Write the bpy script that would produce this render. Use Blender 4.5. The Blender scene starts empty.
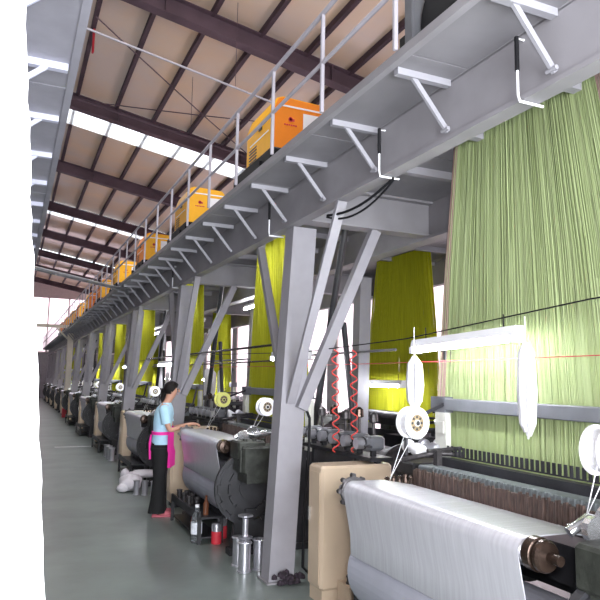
import bpy, math, random
from mathutils import Vector, Matrix
random.seed(7)
SC = bpy.context.scene
COL = SC.collection
PI = math.pi
PITCH = 4.08          # distance between looms along the aisle
ORD = ['nearest', 'second', 'third', 'fourth', 'fifth', 'sixth', 'seventh', 'eighth', 'ninth', 'tenth', 'eleventh', 'twelfth']

# ------------------------------------------------------------------ materials
def mat(name, col, rough=.6, metal=0., var=.12, scale=6., bump=0., bscale=40., emit=0., trans=0., stretch=(1, 1, 1), col2=None, spec=.5, transl=0.):
    m = bpy.data.materials.new(name); m.use_nodes = True
    nt = m.node_tree; N = nt.nodes; L = nt.links
    b = N['Principled BSDF']
    b.inputs['Roughness'].default_value = rough
    b.inputs['Metallic'].default_value = metal
    b.inputs['Specular IOR Level'].default_value = spec
    tc = N.new('ShaderNodeTexCoord'); mp = N.new('ShaderNodeMapping')
    mp.inputs['Scale'].default_value = stretch
    L.new(tc.outputs['Object'], mp.inputs['Vector'])
    nz = N.new('ShaderNodeTexNoise'); nz.inputs['Scale'].default_value = scale; nz.inputs['Detail'].default_value = 5
    L.new(mp.outputs['Vector'], nz.inputs['Vector'])
    rp = N.new('ShaderNodeValToRGB')
    c2 = col2 or tuple(min(1, c * (1 + var)) for c in col)
    c1 = col if col2 else tuple(c * (1 - var) for c in col)
    rp.color_ramp.elements[0].position = .32; rp.color_ramp.elements[1].position = .68
    rp.color_ramp.elements[0].color = (*c1, 1); rp.color_ramp.elements[1].color = (*c2, 1)
    L.new(nz.outputs['Fac'], rp.inputs['Fac']); L.new(rp.outputs['Color'], b.inputs['Base Color'])
    if bump:
        n2 = N.new('ShaderNodeTexNoise'); n2.inputs['Scale'].default_value = bscale; n2.inputs['Detail'].default_value = 3
        L.new(mp.outputs['Vector'], n2.inputs['Vector'])
        bp = N.new('ShaderNodeBump'); bp.inputs['Strength'].default_value = bump; bp.inputs['Distance'].default_value = .01
        L.new(n2.outputs['Fac'], bp.inputs['Height']); L.new(bp.outputs['Normal'], b.inputs['Normal'])
    if emit:
        b.inputs['Emission Color'].default_value = (*col, 1); b.inputs['Emission Strength'].default_value = emit
    if trans:
        b.inputs['Transmission Weight'].default_value = trans; b.inputs['IOR'].default_value = 1.3
    if transl:
        t = N.new('ShaderNodeBsdfTranslucent'); L.new(rp.outputs['Color'], t.inputs['Color'])
        mx = N.new('ShaderNodeMixShader'); mx.inputs['Fac'].default_value = transl
        L.new(b.outputs[0], mx.inputs[1]); L.new(t.outputs[0], mx.inputs[2])
        L.new(mx.outputs[0], N['Material Output'].inputs['Surface'])
    return m

M = dict(
    floor=mat('floor_paint', (.16, .19, .178), .36, var=.22, scale=1.3, bump=.12, bscale=9),
    steel=mat('grey_painted_steel', (.26, .25, .268), .5, var=.10, scale=3),
    steel_l=mat('light_grey_paint', (.30, .29, .32), .5, var=.06),
    deck=mat('deck_plate', (.22, .213, .23), .55, var=.14, scale=2.),
    plink=mat('bracket_paint', (.29, .285, .315), .5, var=.06),
    lsteel=mat('blue_grey_paint', (.34, .335, .385), .5, var=.08),
    lbrack=mat('pale_blue_paint', (.60, .61, .74), .5, var=.04),
    rail=mat('rail_paint', (.42, .40, .45), .45, var=.08),
    rust=mat('red_oxide_primer', (.12, .075, .095), .7, var=.2, scale=2),
    purlin=mat('purlin_primer', (.075, .045, .06), .7, var=.2, scale=2),
    roof=mat('roof_sheet', (.76, .64, .55), .25, scale=.9, bump=.6, bscale=2.2, col2=(.86, .64, .44)),  # orange second tone paints warm reflections into the sheet colour
    sky=mat('translucent_sheet', (1, 1, 1), .5, var=0., transl=.92),
    pane=mat('frosted_pane', (1, .86, .87), .5, var=.03, transl=.85),
    slabw=mat('slab_white', (.9, .9, .92), .6, var=.01),
    wallp=mat('pinkish_wall', (.80, .68, .68), .7, var=.05),
    wallg=mat('grey_upper_wall', (.20, .19, .21), .7, var=.08),
    cream=mat('cream_enamel', (.62, .49, .36), .42, var=.07, scale=3),
    creamp=mat('cream_post_paint', (.78, .72, .60), .5, var=.06),
    black=mat('black_machine', (.022, .022, .026), .45, var=.4),
    dark=mat('dark_oily_metal', (.06, .055, .058), .38, metal=.4, var=.4, scale=20, bump=.4),
    olive=mat('oily_green_metal', (.035, .038, .032), .45, metal=.3, var=.4, scale=15, bump=.3),
    brown=mat('brown_oily_metal', (.055, .036, .028), .25, metal=.7, var=.35, scale=20),
    reed=mat('brown_reed', (.03, .02, .018), .6, var=.5, scale=60, stretch=(1, 3, .2), col2=(.13, .085, .07)),
    teal=mat('grey_teal_beam', (.17, .19, .20), .4, metal=.2, var=.15, scale=30),
    barg=mat('dark_grey_rail', (.13, .135, .15), .4, var=.15),
    plate=mat('pale_bracket', (.55, .55, .50), .5, var=.1),
    chrome=mat('bright_metal', (.72, .72, .74), .22, metal=.9, var=.05),
    spool_m=mat('spool_metal', (.55, .55, .60), .3, metal=.8, var=.1),
    cloth=mat('silver_satin', (.70, .70, .76), .27, metal=.4, var=.07, scale=9, bump=.10, bscale=60, stretch=(.4, 7, .4)),
    roll=mat('rolled_cloth', (.42, .43, .50), .42, metal=.2, var=.08, scale=4),
    hgreen=mat('pale_green_cord', (.49, .58, .28), .7, scale=60, stretch=(.2, 1, .02), col2=(.56, .65, .35), transl=.4),
    hpink=mat('rosy_brown_cord', (.42, .27, .24), .7, scale=90, stretch=(.2, 1, .02), col2=(.58, .42, .36), transl=.2),
    hyel=mat('yellow_green_cord', (.50, .50, .012), .7, scale=90, stretch=(.2, 1, .02), col2=(.68, .69, .025), transl=.45),
    yellow=mat('yellow_enamel', (.90, .44, .004), .55, var=.05),
    orange=mat('orange_enamel', (.86, .24, .006), .5, var=.05),
    white=mat('white_plastic', (.85, .85, .88), .4, var=.02),
    yarn=mat('white_yarn', (.92, .92, .95), .8, var=.05, scale=60, stretch=(3, 3, .1), bump=.5, transl=.3),
    cone=mat('lemon_yarn', (.72, .72, .22), .7, var=.1),
    tan=mat('tan_plastic', (.26, .20, .12), .5, var=.1),
    tube=mat('fluorescent_tube', (.93, .95, 1.), .4, emit=50.),
    red=mat('red_hose', (.75, .06, .05), .4, var=.1),
    redp=mat('red_label', (.6, .03, .05), .5, var=.1),
    cable=mat('black_cable', (.010, .010, .012), .6, spec=.2),
    skin=mat('skin', (.58, .31, .22), .55, var=.05),
    hair=mat('black_hair', (.008, .006, .006), .6, spec=.2, var=.3, scale=60, stretch=(1, 1, .2), bump=.4),
    shirt=mat('pale_blue_cotton', (.42, .66, .82), .8, var=.08, bump=.3),
    trous=mat('black_cotton', (.005, .005, .006), .85, var=.3, bump=.3),
    pink=mat('pink_apron_cloth', (.90, .03, .38), .7, var=.06, bump=.3),
    shoe=mat('pink_sandal', (.55, .14, .18), .6),
    eye=mat('dark_eye', (.02, .015, .015), .3),
    lips=mat('lip', (.42, .12, .12), .5),
    bag=mat('white_plastic_bag', (.78, .75, .80), .45, var=.08, bump=.8, bscale=12),
    bottle=mat('clear_plastic', (.85, .9, .95), .08, trans=.9, var=.01),
    water=mat('bottle_label', (.75, .78, .88), .5, var=.2, scale=30),
    glassb=mat('brown_glass', (.16, .06, .03), .15, var=.1),
    dirt=mat('oily_fluff', (.03, .02, .03), .9, var=.5, scale=40, bump=1.),
    line=mat('white_strip', (.62, .62, .64), .6, var=.1),
)

# ------------------------------------------------------------------ mesh builder
class MB:
    def __init__(s): s.v = []; s.f = []; s.m = []; s.sm = []
    def add(s, vs, fs, mi=0, smooth=False):
        o = len(s.v); s.v += [tuple(v) for v in vs]
        for f in fs: s.f.append([i + o for i in f]); s.m.append(mi); s.sm.append(smooth)
        return s
    def box(s, x0, x1, y0, y1, z0, z1, mi=0, bev=0.):
        if bev:
            b = min(bev, (x1 - x0) / 3, (y1 - y0) / 3, (z1 - z0) / 3)
            p = [(x0 + b, y0), (x1 - b, y0), (x1, y0 + b), (x1, y1 - b), (x1 - b, y1), (x0 + b, y1), (x0, y1 - b), (x0, y0 + b)]
            cx, cy = (x0 + x1) / 2, (y0 + y1) / 2
            def ins(q):
                return (q[0] + (b if q[0] < cx else -b) * .7, q[1] + (b if q[1] < cy else -b) * .7)
            vs = [(*ins(q), z0) for q in p] + [(*q, z0 + b) for q in p] + [(*q, z1 - b) for q in p] + [(*ins(q), z1) for q in p]
            fs = [list(range(7, -1, -1)), list(range(24, 32))]
            for r in range(3):
                for i in range(8):
                    j = (i + 1) % 8; fs.append([r * 8 + i, r * 8 + j, r * 8 + 8 + j, r * 8 + 8 + i])
            return s.add(vs, fs, mi)
        vs = [(x, y, z) for z in (z0, z1) for y in (y0, y1) for x in (x0, x1)]
        return s.add(vs, [(0, 2, 3, 1), (4, 5, 7, 6), (0, 1, 5, 4), (1, 3, 7, 5), (3, 2, 6, 7), (2, 0, 4, 6)], mi)
    def tube(s, p, q, r, r2=None, n=10, mi=0, caps=True):
        p, q = Vector(p), Vector(q); r2 = r if r2 is None else r2
        d = (q - p).normalized(); a = d.orthogonal().normalized(); b = d.cross(a)
        vs = []
        for c, rr in ((p, r), (q, r2)):
            for i in range(n):
                t = 2 * PI * i / n; vs.append(c + (a * math.cos(t) + b * math.sin(t)) * rr)
        s.add(vs, [[i, (i + 1) % n, n + (i + 1) % n, n + i] for i in range(n)], mi, True)
        if caps: s.add(vs, [list(range(n - 1, -1, -1)), list(range(n, 2 * n))], mi)
        return s
    def bar(s, p, q, w, h, up=(0, 0, 1), mi=0):          # rectangular bar between two points
        p, q, up = Vector(p), Vector(q), Vector(up)
        d = (q - p).normalized(); a = d.cross(up).normalized(); b = a.cross(d)
        vs = []
        for c in (p, q):
            for sx, sy in ((-1, -1), (1, -1), (1, 1), (-1, 1)): vs.append(c + a * w / 2 * sx + b * h / 2 * sy)
        return s.add(vs, [(3, 2, 1, 0), (4, 5, 6, 7), (0, 1, 5, 4), (1, 2, 6, 5), (2, 3, 7, 6), (3, 0, 4, 7)], mi)
    def path(s, pts, r, n=6, mi=0):
        pts = [Vector(p) for p in pts]; vs = []; a = None
        for i, c in enumerate(pts):
            d = (pts[min(i + 1, len(pts) - 1)] - pts[max(i - 1, 0)]).normalized()
            a = d.orthogonal().normalized() if a is None else (a - d * a.dot(d)).normalized()
            b = d.cross(a); rr = r[i] if isinstance(r, (list, tuple)) else r
            for k in range(n):
                t = 2 * PI * k / n; vs.append(c + (a * math.cos(t) + b * math.sin(t)) * rr)
        fs = []
        for i in range(len(pts) - 1):
            for k in range(n):
                fs.append([i * n + k, i * n + (k + 1) % n, (i + 1) * n + (k + 1) % n, (i + 1) * n + k])
        s.add(vs, fs, mi, True)
        return s.add(vs, [list(range(n - 1, -1, -1)), list(range(len(vs) - n, len(vs)))], mi)
    def prism(s, poly, axis, a, b, mi=0, smooth=False):    # polygon (in the two other axes) extruded along axis
        def pt(u, v, w): return {'x': (w, u, v), 'y': (u, w, v), 'z': (u, v, w)}[axis]
        n = len(poly); vs = [pt(u, v, a) for u, v in poly] + [pt(u, v, b) for u, v in poly]
        s.add(vs, [[i, (i + 1) % n, n + (i + 1) % n, n + i] for i in range(n)], mi, smooth)
        return s.add(vs, [list(range(n - 1, -1, -1)), list(range(n, 2 * n))], mi)
    def lathe(s, prof, c, axis=(0, 0, 1), n=20, mi=0, cap=True):
        c, d = Vector(c), Vector(axis).normalized(); a = d.orthogonal().normalized(); b = d.cross(a); vs = []
        for r, h in prof:
            for i in range(n):
                t = 2 * PI * i / n; vs.append(c + d * h + (a * math.cos(t) + b * math.sin(t)) * max(r, 1e-4))
        fs = []
        for j in range(len(prof) - 1):
            for i in range(n): fs.append([j * n + i, j * n + (i + 1) % n, (j + 1) * n + (i + 1) % n, (j + 1) * n + i])
        m_ = len(prof)
        s.add(vs, fs, mi, False)
        return s.add(vs, [list(range(n - 1, -1, -1)), list(range((m_ - 1) * n, m_ * n))], mi) if cap else s
    def rings(s, rg, n=16, mi=0):                          # rings: (centre, rx, ry) horizontal ellipses lofted upward
        vs = []
        for (c, rx, ry) in rg:
            for i in range(n):
                t = 2 * PI * i / n; vs.append((c[0] + rx * math.cos(t), c[1] + ry * math.sin(t), c[2]))
        fs = []
        for j in range(len(rg) - 1):
            for i in range(n): fs.append([j * n + i, j * n + (i + 1) % n, (j + 1) * n + (i + 1) % n, (j + 1) * n + i])
        s.add(vs, fs, mi, True)
        return s.add(vs, [list(range(n - 1, -1, -1)), list(range(len(vs) - n, len(vs)))], mi, True)
    def build(s, name, mats, parent=None, base=None, label=None):
        if base is None: base = parent.location if parent else Vector((0, 0, 0))
        base = Vector(base)
        me = bpy.data.meshes.new(name)
        me.from_pydata([tuple(Vector(v) - base) for v in s.v], [], s.f)
        for m_ in (mats if isinstance(mats, (list, tuple)) else [mats]): me.materials.append(m_)
        me.polygons.foreach_set('material_index', s.m); me.polygons.foreach_set('use_smooth', s.sm)
        me.update()
        o = bpy.data.objects.new(name, me); COL.objects.link(o)
        if parent:
            o.parent = parent
            pb = parent
            # a mesh part sits at its parent's origin; sub-parts too
        else: o.location = base
        if label: o['label'] = label
        return o

def base_of(o):
    v = Vector((0, 0, 0))
    while o: v = v + o.location; o = o.parent
    return v
def part(mb, name, m, parent, label=None): return mb.build(name, m, parent, base_of(parent), label)
def thing(name, label, cat, loc, group=None):
    o = bpy.data.objects.new(name, None); COL.objects.link(o); o.location = loc
    o.empty_display_size = .2; o['label'] = label; o['category'] = cat
    if group: o['group'] = group
    return o
def tag(o, label, cat=None, group=None, kind=None):
    o['label'] = label
    if cat: o['category'] = cat
    if group: o['group'] = group
    if kind: o['kind'] = kind
    return o
def struct(mb, name, m, label):
    o = mb.build(name, m); return tag(o, label, kind='structure')
def copy_tree(o, parent=None):
    c = o.copy(); COL.objects.link(c)
    if parent: c.parent = parent
    for ch in list(o.children): copy_tree(ch, c)
    return c
def place(proto, k, dy, label, first):
    o = proto if k == first else copy_tree(proto)
    return o

# ------------------------------------------------------------------ building shell
YB, YE, XL, XR = -3.0, 49.0, -3.2, 7.6
def roofz(x): return 8.45 - .18 * (x - 1.2)
struct(MB().box(XL - .3, XR + .3, YB - .2, YE + .2, -.15, 0), 'floor', M['floor'], 'greenish grey painted concrete floor of the weaving hall')
sky_bands = [(5.7, 7.3), (16.05, 17.6), (26.65, 28.2), (37.25, 38.8)]
def slab(mb, y0, y1, x0=XL - .3, x1=XR + .3, t=.05, lift=0.):
    mb.prism([(x0, roofz(x0) + lift), (x1, roofz(x1) + lift), (x1, roofz(x1) + t + lift), (x0, roofz(x0) + t + lift)], 'y', y0, y1)
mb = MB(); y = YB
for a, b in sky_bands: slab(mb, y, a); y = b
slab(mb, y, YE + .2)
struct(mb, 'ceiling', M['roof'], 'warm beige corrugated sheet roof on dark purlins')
for i, (a, b) in enumerate(sky_bands):
    mb = MB(); slab(mb, a, b, t=.02, lift=-.16)
    struct(mb, 'window_%d' % (i + 1), M['sky'], 'blown out white translucent skylight strip across the roof, %s from the camera' % ['nearest', 'second', 'third', 'fourth'][i])
ry = [5.15 + 5.3 * i for i in range(9)]
for i, yy in enumerate(ry):
    mb = MB()
    for (d0, d1, w) in ((.44, .46, .11), (0.13, .44, .012), (.11, .13, .11)):
        x0, x1 = XL, XR
        mb.prism([(x0, roofz(x0) - d1), (x1, roofz(x1) - d1), (x1, roofz(x1) - d0), (x0, roofz(x0) - d0)], 'y', yy - w, yy + w)
    for xx in (2.0, 5.2):
        mb.box(xx - .01, xx + .01, yy - .1, yy + .1, roofz(xx) - .44, roofz(xx) - .13)
    o = mb.build('roof_rafter', M['rust']); tag(o, 'dark plum steel rafter under the roof, %s from the camera' % ORD[i], kind='structure')
px = [1.0 - .92 * j for j in range(1, 4)][::-1] + [1.0 + .92 * j for j in range(0, 8)]
for j, x in enumerate(px):
    mb = MB(); z = roofz(x)
    mb.box(x - .03, x + .03, YB, YE, z - .125, z - .01); mb.box(x - .03, x + .05, YB, YE, z - .135, z - .125)
    o = mb.build('roof_purlin', M['purlin']); tag(o, 'dark roof purlin running the length of the hall, %s from the left' % ORD[j], kind='structure')
# walls
mb = MB(); mb.box(XR, XR + .2, YB, YE, 0, .15); mb.box(XR, XR + .2, YB, YE, 3.75, roofz(XR) - .02)
wy = []; y = 3.0
while y < 47: wy.append((y, y + 3.6)); y += 4.08
prev = YB
for a, b in wy: mb.box(XR, XR + .2, prev, a, .15, 3.75); prev = b
mb.box(XR, XR + .2, prev, YE, .15, 3.75)
struct(mb, 'wall_right', M['wallg'], 'long outer wall with bright windows behind the second row of looms')
for i, (a, b) in enumerate(wy):
    w = thing('window_%d' % (i + 6), 'overexposed pinkish window in the right wall, %s from the camera' % ORD[i], 'window', (XR, (a + b) / 2, .15))
    del w['category']; w['kind'] = 'structure'
    part(MB().box(XR + .06, XR + .08, a, b, .15, 3.75), 'pane', M['pane'], w)
    f = MB()
    for q in (a, (a + b) / 2 - .03, b - .06): f.box(XR + .02, XR + .12, q, q + .06, .15, 3.75)
    f.box(XR + .02, XR + .12, a, b, .15, .21); f.box(XR + .02, XR + .12, a, b, 3.69, 3.75)
    part(f, 'window_frame', M['wallp'], w)
struct(MB().box(XL, XR, YE - .02, YE + .2, 0, 3.2), 'trim_2', M['wallg'], 'dark grey lower part of the distant end wall')
mb = MB()
for a, b in ((XL, -2.0), (6.2, XR)): mb.box(a, b, YE, YE + .2, 3.2, 7.2)
mb.prism([(XL, 7.2), (XR, 7.2), (XR, roofz(XR)), (XL, roofz(XL))], 'y', YE, YE + .2)
struct(mb, 'wall_back', M['wallp'], 'distant pinkish gable wall at the end of the aisle')
w = thing('window_5', 'large bright glazed opening high in the distant end wall', 'window', (2, YE, 3.2)); del w['category']; w['kind'] = 'structure'
part(MB().box(-2.0, 6.2, YE + .08, YE + .1, 3.2, 7.2), 'pane', M['pane'], w)
f = MB()
for q in [-2.0 + 1.366 * i for i in range(7)]: f.box(q - .04, q + .04, YE + .02, YE + .14, 3.2, 7.2)
for q in (3.24, 5.2, 7.16): f.box(-2.0, 6.2, YE + .02, YE + .14, q - .04, q + .04)
part(f, 'window_frame', M['wallp'], w)
mb = MB(); mb.box(XL - .2, XL, YB, YE, 0, roofz(XL))  # unseen wall pulled in near the aisle to hold back side light
struct(mb, 'wall_left', M['wallg'], 'plain grey wall set in close on the unseen left to cut side light')
mb = MB(); mb.box(XL, -1.2, YB - .2, YB, 0, roofz(XL)); mb.box(3.2, XR, YB - .2, YB, 0, roofz(XR)); mb.prism([(-1.2, 3.6), (3.2, 3.6), (3.2, roofz(3.2)), (-1.2, roofz(-1.2))], 'y', YB - .2, YB)
struct(mb, 'wall_front', M['wallg'], 'wall with the open entrance behind the photographer')
# white slab shaped to the blank left edge of the view; rough and leaning
mb = MB(); pts = []; z = 0
while z < 2.98:
    pts.append((.195 - .094 * z + random.uniform(-.003, .003), z)); z += .035
poly = [(-1.6, 0)] + pts + [(pts[-1][0], 3.0), (-1.6, 3.0)]
mb.prism(poly, 'y', 1.2, 1.32)
struct(mb, 'trim_1', M['slabw'], 'blown out white slab with a ragged edge standing close on the left')

# ------------------------------------------------------------------ gantries
G0, G1 = .2, 46.5
def gantry(xo, xi, sgn, label, m_deck, m_beam, m_br, y_br, mb_back, n_br=61):
    """xo deck edge over the aisle, xi front beam; sgn +1 when the looms lie at larger x"""
    def X(a, b): return (min(a, b), max(a, b))
    g = thing('steel_gantry', label, 'gantry', (xi, (G0 + G1) / 2, 0))
    g.location.z = 0
    x0, x1 = X(xo, mb_back + sgn * .12)
    d = MB(); y = G0; d.box(x0, x1, G0, G1, 3.342, 3.38)
    k = 0
    while y < G1:                                        # chequer plates with fine joints
        y2 = min(y + 1.22, G1); d.box(x0 + .004, x1 - .004, y + .006, y2 - .006, 3.33, 3.342); y = y2; k += 1
    part(d, 'deck', m_deck, g)
    a, b = X(xo, xo - sgn * .05); part(MB().box(*X(xo - sgn * .012, xo + sgn * .03), G0, G1, 3.322, 3.372), 'edge_strip', m_beam, g)
    bm = MB(); bm.box(*X(xi, xi + sgn * .02), G0, G1, 3.0, 3.32)
    bm.box(*X(xi - sgn * .025, xi + sgn * .075), G0, G1, 2.975, 3.0); bm.box(*X(xi - sgn * .0, xi + sgn * .075), G0, G1, 3.315, 3.33)
    part(bm, 'front_beam', m_beam, g)
    zr = 3.16 if sgn < 0 else 3.0; bm = MB(); bm.box(*X(mb_back, mb_back + sgn * .02), G0, G1, zr, 3.33); bm.box(*X(mb_back - sgn * .05, mb_back + sgn * .1), G0, G1, zr - .025, zr)
    part(bm, 'rear_beam', m_beam, g)
    for i in range(n_br):
        y = y_br + .775 * i
        if y > G1 - .2: break
        q = MB(); q.box(*X(xo + sgn * .04, xi - sgn * .002), y - .02, y + .02, 3.292, 3.33)
        q.bar((xo + sgn * .15, y, 3.30), (xi - sgn * .012, y, 3.03), .028, .018, up=(0, 1, 0))
        q.tube((xi - sgn * .03, y - .03, 3.04), (xi - sgn * .03, y + .03, 3.04), .012, n=6)
        part(q, 'bracket', m_br, g)
    return g
g1 = gantry(1.75, 2.14, 1, 'long grey steel gantry over the front row of looms, yellow machines on top', M['deck'], M['steel'], M['plink'], 2.025, 3.52)
g2 = gantry(5.82, 5.36, -1, 'grey gantry over the second row of looms, behind the front one', M['deck'], M['steel'], M['plink'], 2.1, 4.02, 12)
g3 = gantry(.21, -.26, -1, 'blue grey gantry edge with pale brackets overhead at the left', M['lsteel'], M['lsteel'], M['lbrack'], 2.785, -1.6)
COLY = [5.12 + PITCH * k for k in range(-1, 10)]
for gg, x0, x1 in ((g1, 2.16, 3.52), (g2, 4.02, 5.34)):
    for k, y in enumerate(COLY):
        q = MB(); q.box(x0, x1, y - .18, y - .165, 3.01, 3.31); q.box(x0, x1, y - .25, y - .09, 3.0, 3.015); q.box(x0, x1, y - .25, y - .09, 3.31, 3.33)
        part(q, 'cross_beam', M['steel'], gg)
        for j in range(1, 5):
            yy = y - .18 + j * PITCH / 5
            if gg is g1 or j in (2, 3): part(MB().box(x0 + .02, x1, yy - .03, yy + .03, 3.27, 3.33), 'joist', M['steel_l'], gg)
# columns with their knee braces
def column(y, label, group, xb, xt, s, zc=2.974, full=True, hw=.11):
    c = thing('steel_column', label, 'column', (xb, y, 0), group)
    def lx(z): return xb + (xt - xb) * z / 2.975
    q = MB()
    for (o0, o1, a, b) in ((-hw, .015 - hw, -.09, .09), (hw - .015, hw, -.09, .09), (.015 - hw, hw - .015, -.09, -.075)):
        q.add([(lx(0) + o0, y + a, 0), (lx(0) + o1, y + a, 0), (lx(0) + o1, y + b, 0), (lx(0) + o0, y + b, 0),
               (xt + o0, y + a, zc), (xt + o1, y + a, zc), (xt + o1, y + b, zc), (xt + o0, y + b, zc)],
              [(3, 2, 1, 0), (4, 5, 6, 7), (0, 1, 5, 4), (1, 2, 6, 5), (2, 3, 7, 6), (3, 0, 4, 7)])
    part(q, 'shaft', M['steel_l'], c)
    part(MB().box(xb - .13, xb + .13, y - .12, y + .12, 0, .015), 'base_plate', M['steel'], c)
    if full:
        part(MB().bar((2.16 if s > 0 else xb, y - .1, 1.45), (2.16 if s > 0 else xb, y - 1.0, 2.974), .035, .075, up=(1, 0, 0)), 'knee_brace', M['steel_l'], c)
        part(MB().bar((lx(1.5), y + .1, 1.5), (lx(3.) - .03, y + .95, 2.97), .06, .07, up=(1, 0, 0)), 'knee_brace', M['steel'], c)
        part(MB().bar((lx(1.4) + s * .06, y - .12, 1.40), (xt + s * .66, y - .17, 2.999), .09, .085, up=(0, 1, 0)), 'knee_brace', M['steel_l'], c)
    return c
front = {}
for k in range(0, 11):
    y = 5.12 + PITCH * k
    front[k] = column(y, 'grey leaning steel column of the front gantry, %s one down the aisle' % ORD[k], 'front gantry columns', 2.11, 2.275, 1)
for k in range(0, 7):
    y = 3.17 + PITCH * k
    column(y, 'grey column of the second gantry, %s from the camera' % ORD[k], 'second gantry columns', 4.05, 4.12, 1, full=False, hw=.08)
for k in range(0, 6):
    column(5.0 + PITCH * k, 'blue grey column of the left gantry, %s one behind the white slab' % ORD[k], 'left gantry columns', -.42, -.36, -1, full=False)
# guard rail
r = thing('guard_rail', 'grey tube guard rail along the gantry edge above the aisle', 'railing', (1.735, 20, 3.38))
q = MB(); q.tube((1.735, .3, 4.07), (1.735, 46, 4.07), .016, n=8); part(q, 'top_rail', M['rail'], r)
q = MB(); q.tube((1.735, .3, 3.72), (1.735, 46, 3.72), .014, n=8); part(q, 'middle_rail', M['rail'], r)
y = .95
while y < 46:
    part(MB().box(1.723, 1.747, y - .013, y + .013, 3.38, 4.075, bev=.004), 'post', M['rail'], r); y += .885
t = thing('motor_unit', 'black motor and grey box on the gantry deck at the top edge', 'motor', (2.1, 2.75, 3.36))
part(MB().box(1.94, 2.03, 2.86, 2.95, 3.36, 3.86, bev=.01), 'switch_box', M['barg'], t)
part(MB().box(1.97, 2.5, 2.34, 2.84, 3.36, 3.46).tube((1.98, 2.62, 3.64), (2.5, 2.62, 3.64), .22, n=24), 'motor', M['cable'], t)
# cable hooks on the beam
for i, y in enumerate((2.22, 3.48, 5.45, 9.4)):
    q = MB(); q.path([(2.145, y, 3.285), (2.095, y, 3.28), (2.095, y, 3.0), (2.095, y - .01, 2.965), (2.24, y - .01, 2.965)], .007)
    q.tube((2.095, y, 3.29), (2.095, y, 3.12), .011, mi=1)
    tag(q.build('cable_hook', [M['white'], M['cable']], base=(2.085, y, 3.0)), 'small white and black hook on the grey beam, %s from the right' % ORD[i], 'hook', 'cable hooks on the beam')
def sag(p, q, d, n=12):
    p, q = Vector(p), Vector(q); return [p.lerp(q, t / n) - Vector((0, 0, d * 4 * (t / n) * (1 - t / n))) for t in range(n + 1)]
q = MB(); q.path(sag((2.19, 3.46, 2.965), (2.13, 4.3, 2.90), .06), .010); q.path(sag((2.21, 3.48, 2.965), (2.15, 4.35, 2.90), .10), .008)
tag(q.build('power_cable', M['cable'], base=(2.2, 3.8, 2.9)), 'black cables sagging under the beam near the top of the first column', 'cable')
q = MB(); q.path([(2.30, 5.03, 1.42), (2.34, 5.02, 1.32), (2.34, 5.02, 1.1), (2.30, 5.01, .6), (2.28, 4.98, .12), (2.36, 4.92, .03), (2.7, 4.85, .012)], .012)
tag(q.build('power_cable', M['cable'], base=(2.3, 4.8, 0)), 'black cable running down the side of the first column to the floor', 'cable')
q = MB()
for i in range(26):
    a = random.random() * 6.28; rr = random.uniform(.02, .13)
    q.lathe([(.0, 0), (.025, .005), (.02, .03), (0, .045)], (2.16 + rr * math.cos(a), 5.0 - abs(rr * math.sin(a)) * .6, random.uniform(0, .10) * (1 - rr * 4) if rr < .2 else 0), n=6)
tag(q.build('lint_heap', M['dirt'], base=(2.2, 4.8, 0)), 'dark oily fluff gathered at the foot of the first column', 'lint', kind='stuff')

# pipe and cream portal crossing the aisle
q = MB(); q.tube((.08, 9.3, 3.1), (1.9, 12.4, 3.27), .032)
tag(q.build('cross_pipe', M['barg'], base=(1, 10.5, 3.1)), 'dark grey pipe crossing the aisle between the two gantries', 'pipe')
pt = thing('cream_post', 'cream painted post with a crossbar standing far down the aisle', 'post', (2.02, 27.0, 0))
part(MB().box(1.92, 2.14, 26.9, 27.1, 0, 3.55, bev=.02), 'shaft', M['creamp'], pt)
part(MB().box(.05, 2.5, 26.95, 27.05, 3.5, 3.62).bar((2.0, 27, 3.0), (1.5, 27, 3.5), .06, .06, up=(0, 1, 0)), 'crossbar', M['creamp'], pt)
part(MB().box(1.88, 2.18, 26.85, 27.15, 0, .35), 'guard_foot', M['redp'], pt)
# roof rods
for i, (p, q_) in enumerate((((.9, 10.6, 7.6), (6.0, 14.9, 6.7)), ((.2, 14.5, 7.7), (6.2, 11.0, 6.7)))):
    tag(MB().path(sag(p, q_, .05, 6), .012, n=5).build('bracing_rod', M['rust'], base=p), ['thin dark bracing rod slanting right below the roof', 'thin dark bracing rod slanting left below the roof'][i], 'rod')
for i, (p, q_, rr, lb) in enumerate((((-.5, 9.7, 7.1), (6.8, 10.2, 6.0), .018, 'thin grey conduit hanging below the nearest visible roof bay'), ((-.5, 13.0, 7.35), (6.8, 13.0, 6.1), .012, 'thin dark rod crossing the roof bay just before the bright skylight'))):
    t = thing('conduit', lb, 'pipe', p)
    part(MB().tube(p, q_, rr), 'pipe', M['rail'] if i == 0 else M['rust'], t)
    for f_ in (.1, .5, .95):
        c = Vector(p).lerp(Vector(q_), f_); part(MB().tube(c, (c.x, c.y, roofz(c.x) + .005), .005, n=5), 'hanger', M['rust'], t)
t = thing('red_pennant', 'small dark red cloth hanging from a purlin at the upper left', 'cloth', (1.02, 12.4, roofz(1.02) - .14))
part(MB().box(1.0, 1.04, 12.35, 12.45, roofz(1.02) - .62, roofz(1.02) - .14, bev=.01), 'cloth', M['redp'], t)

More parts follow.
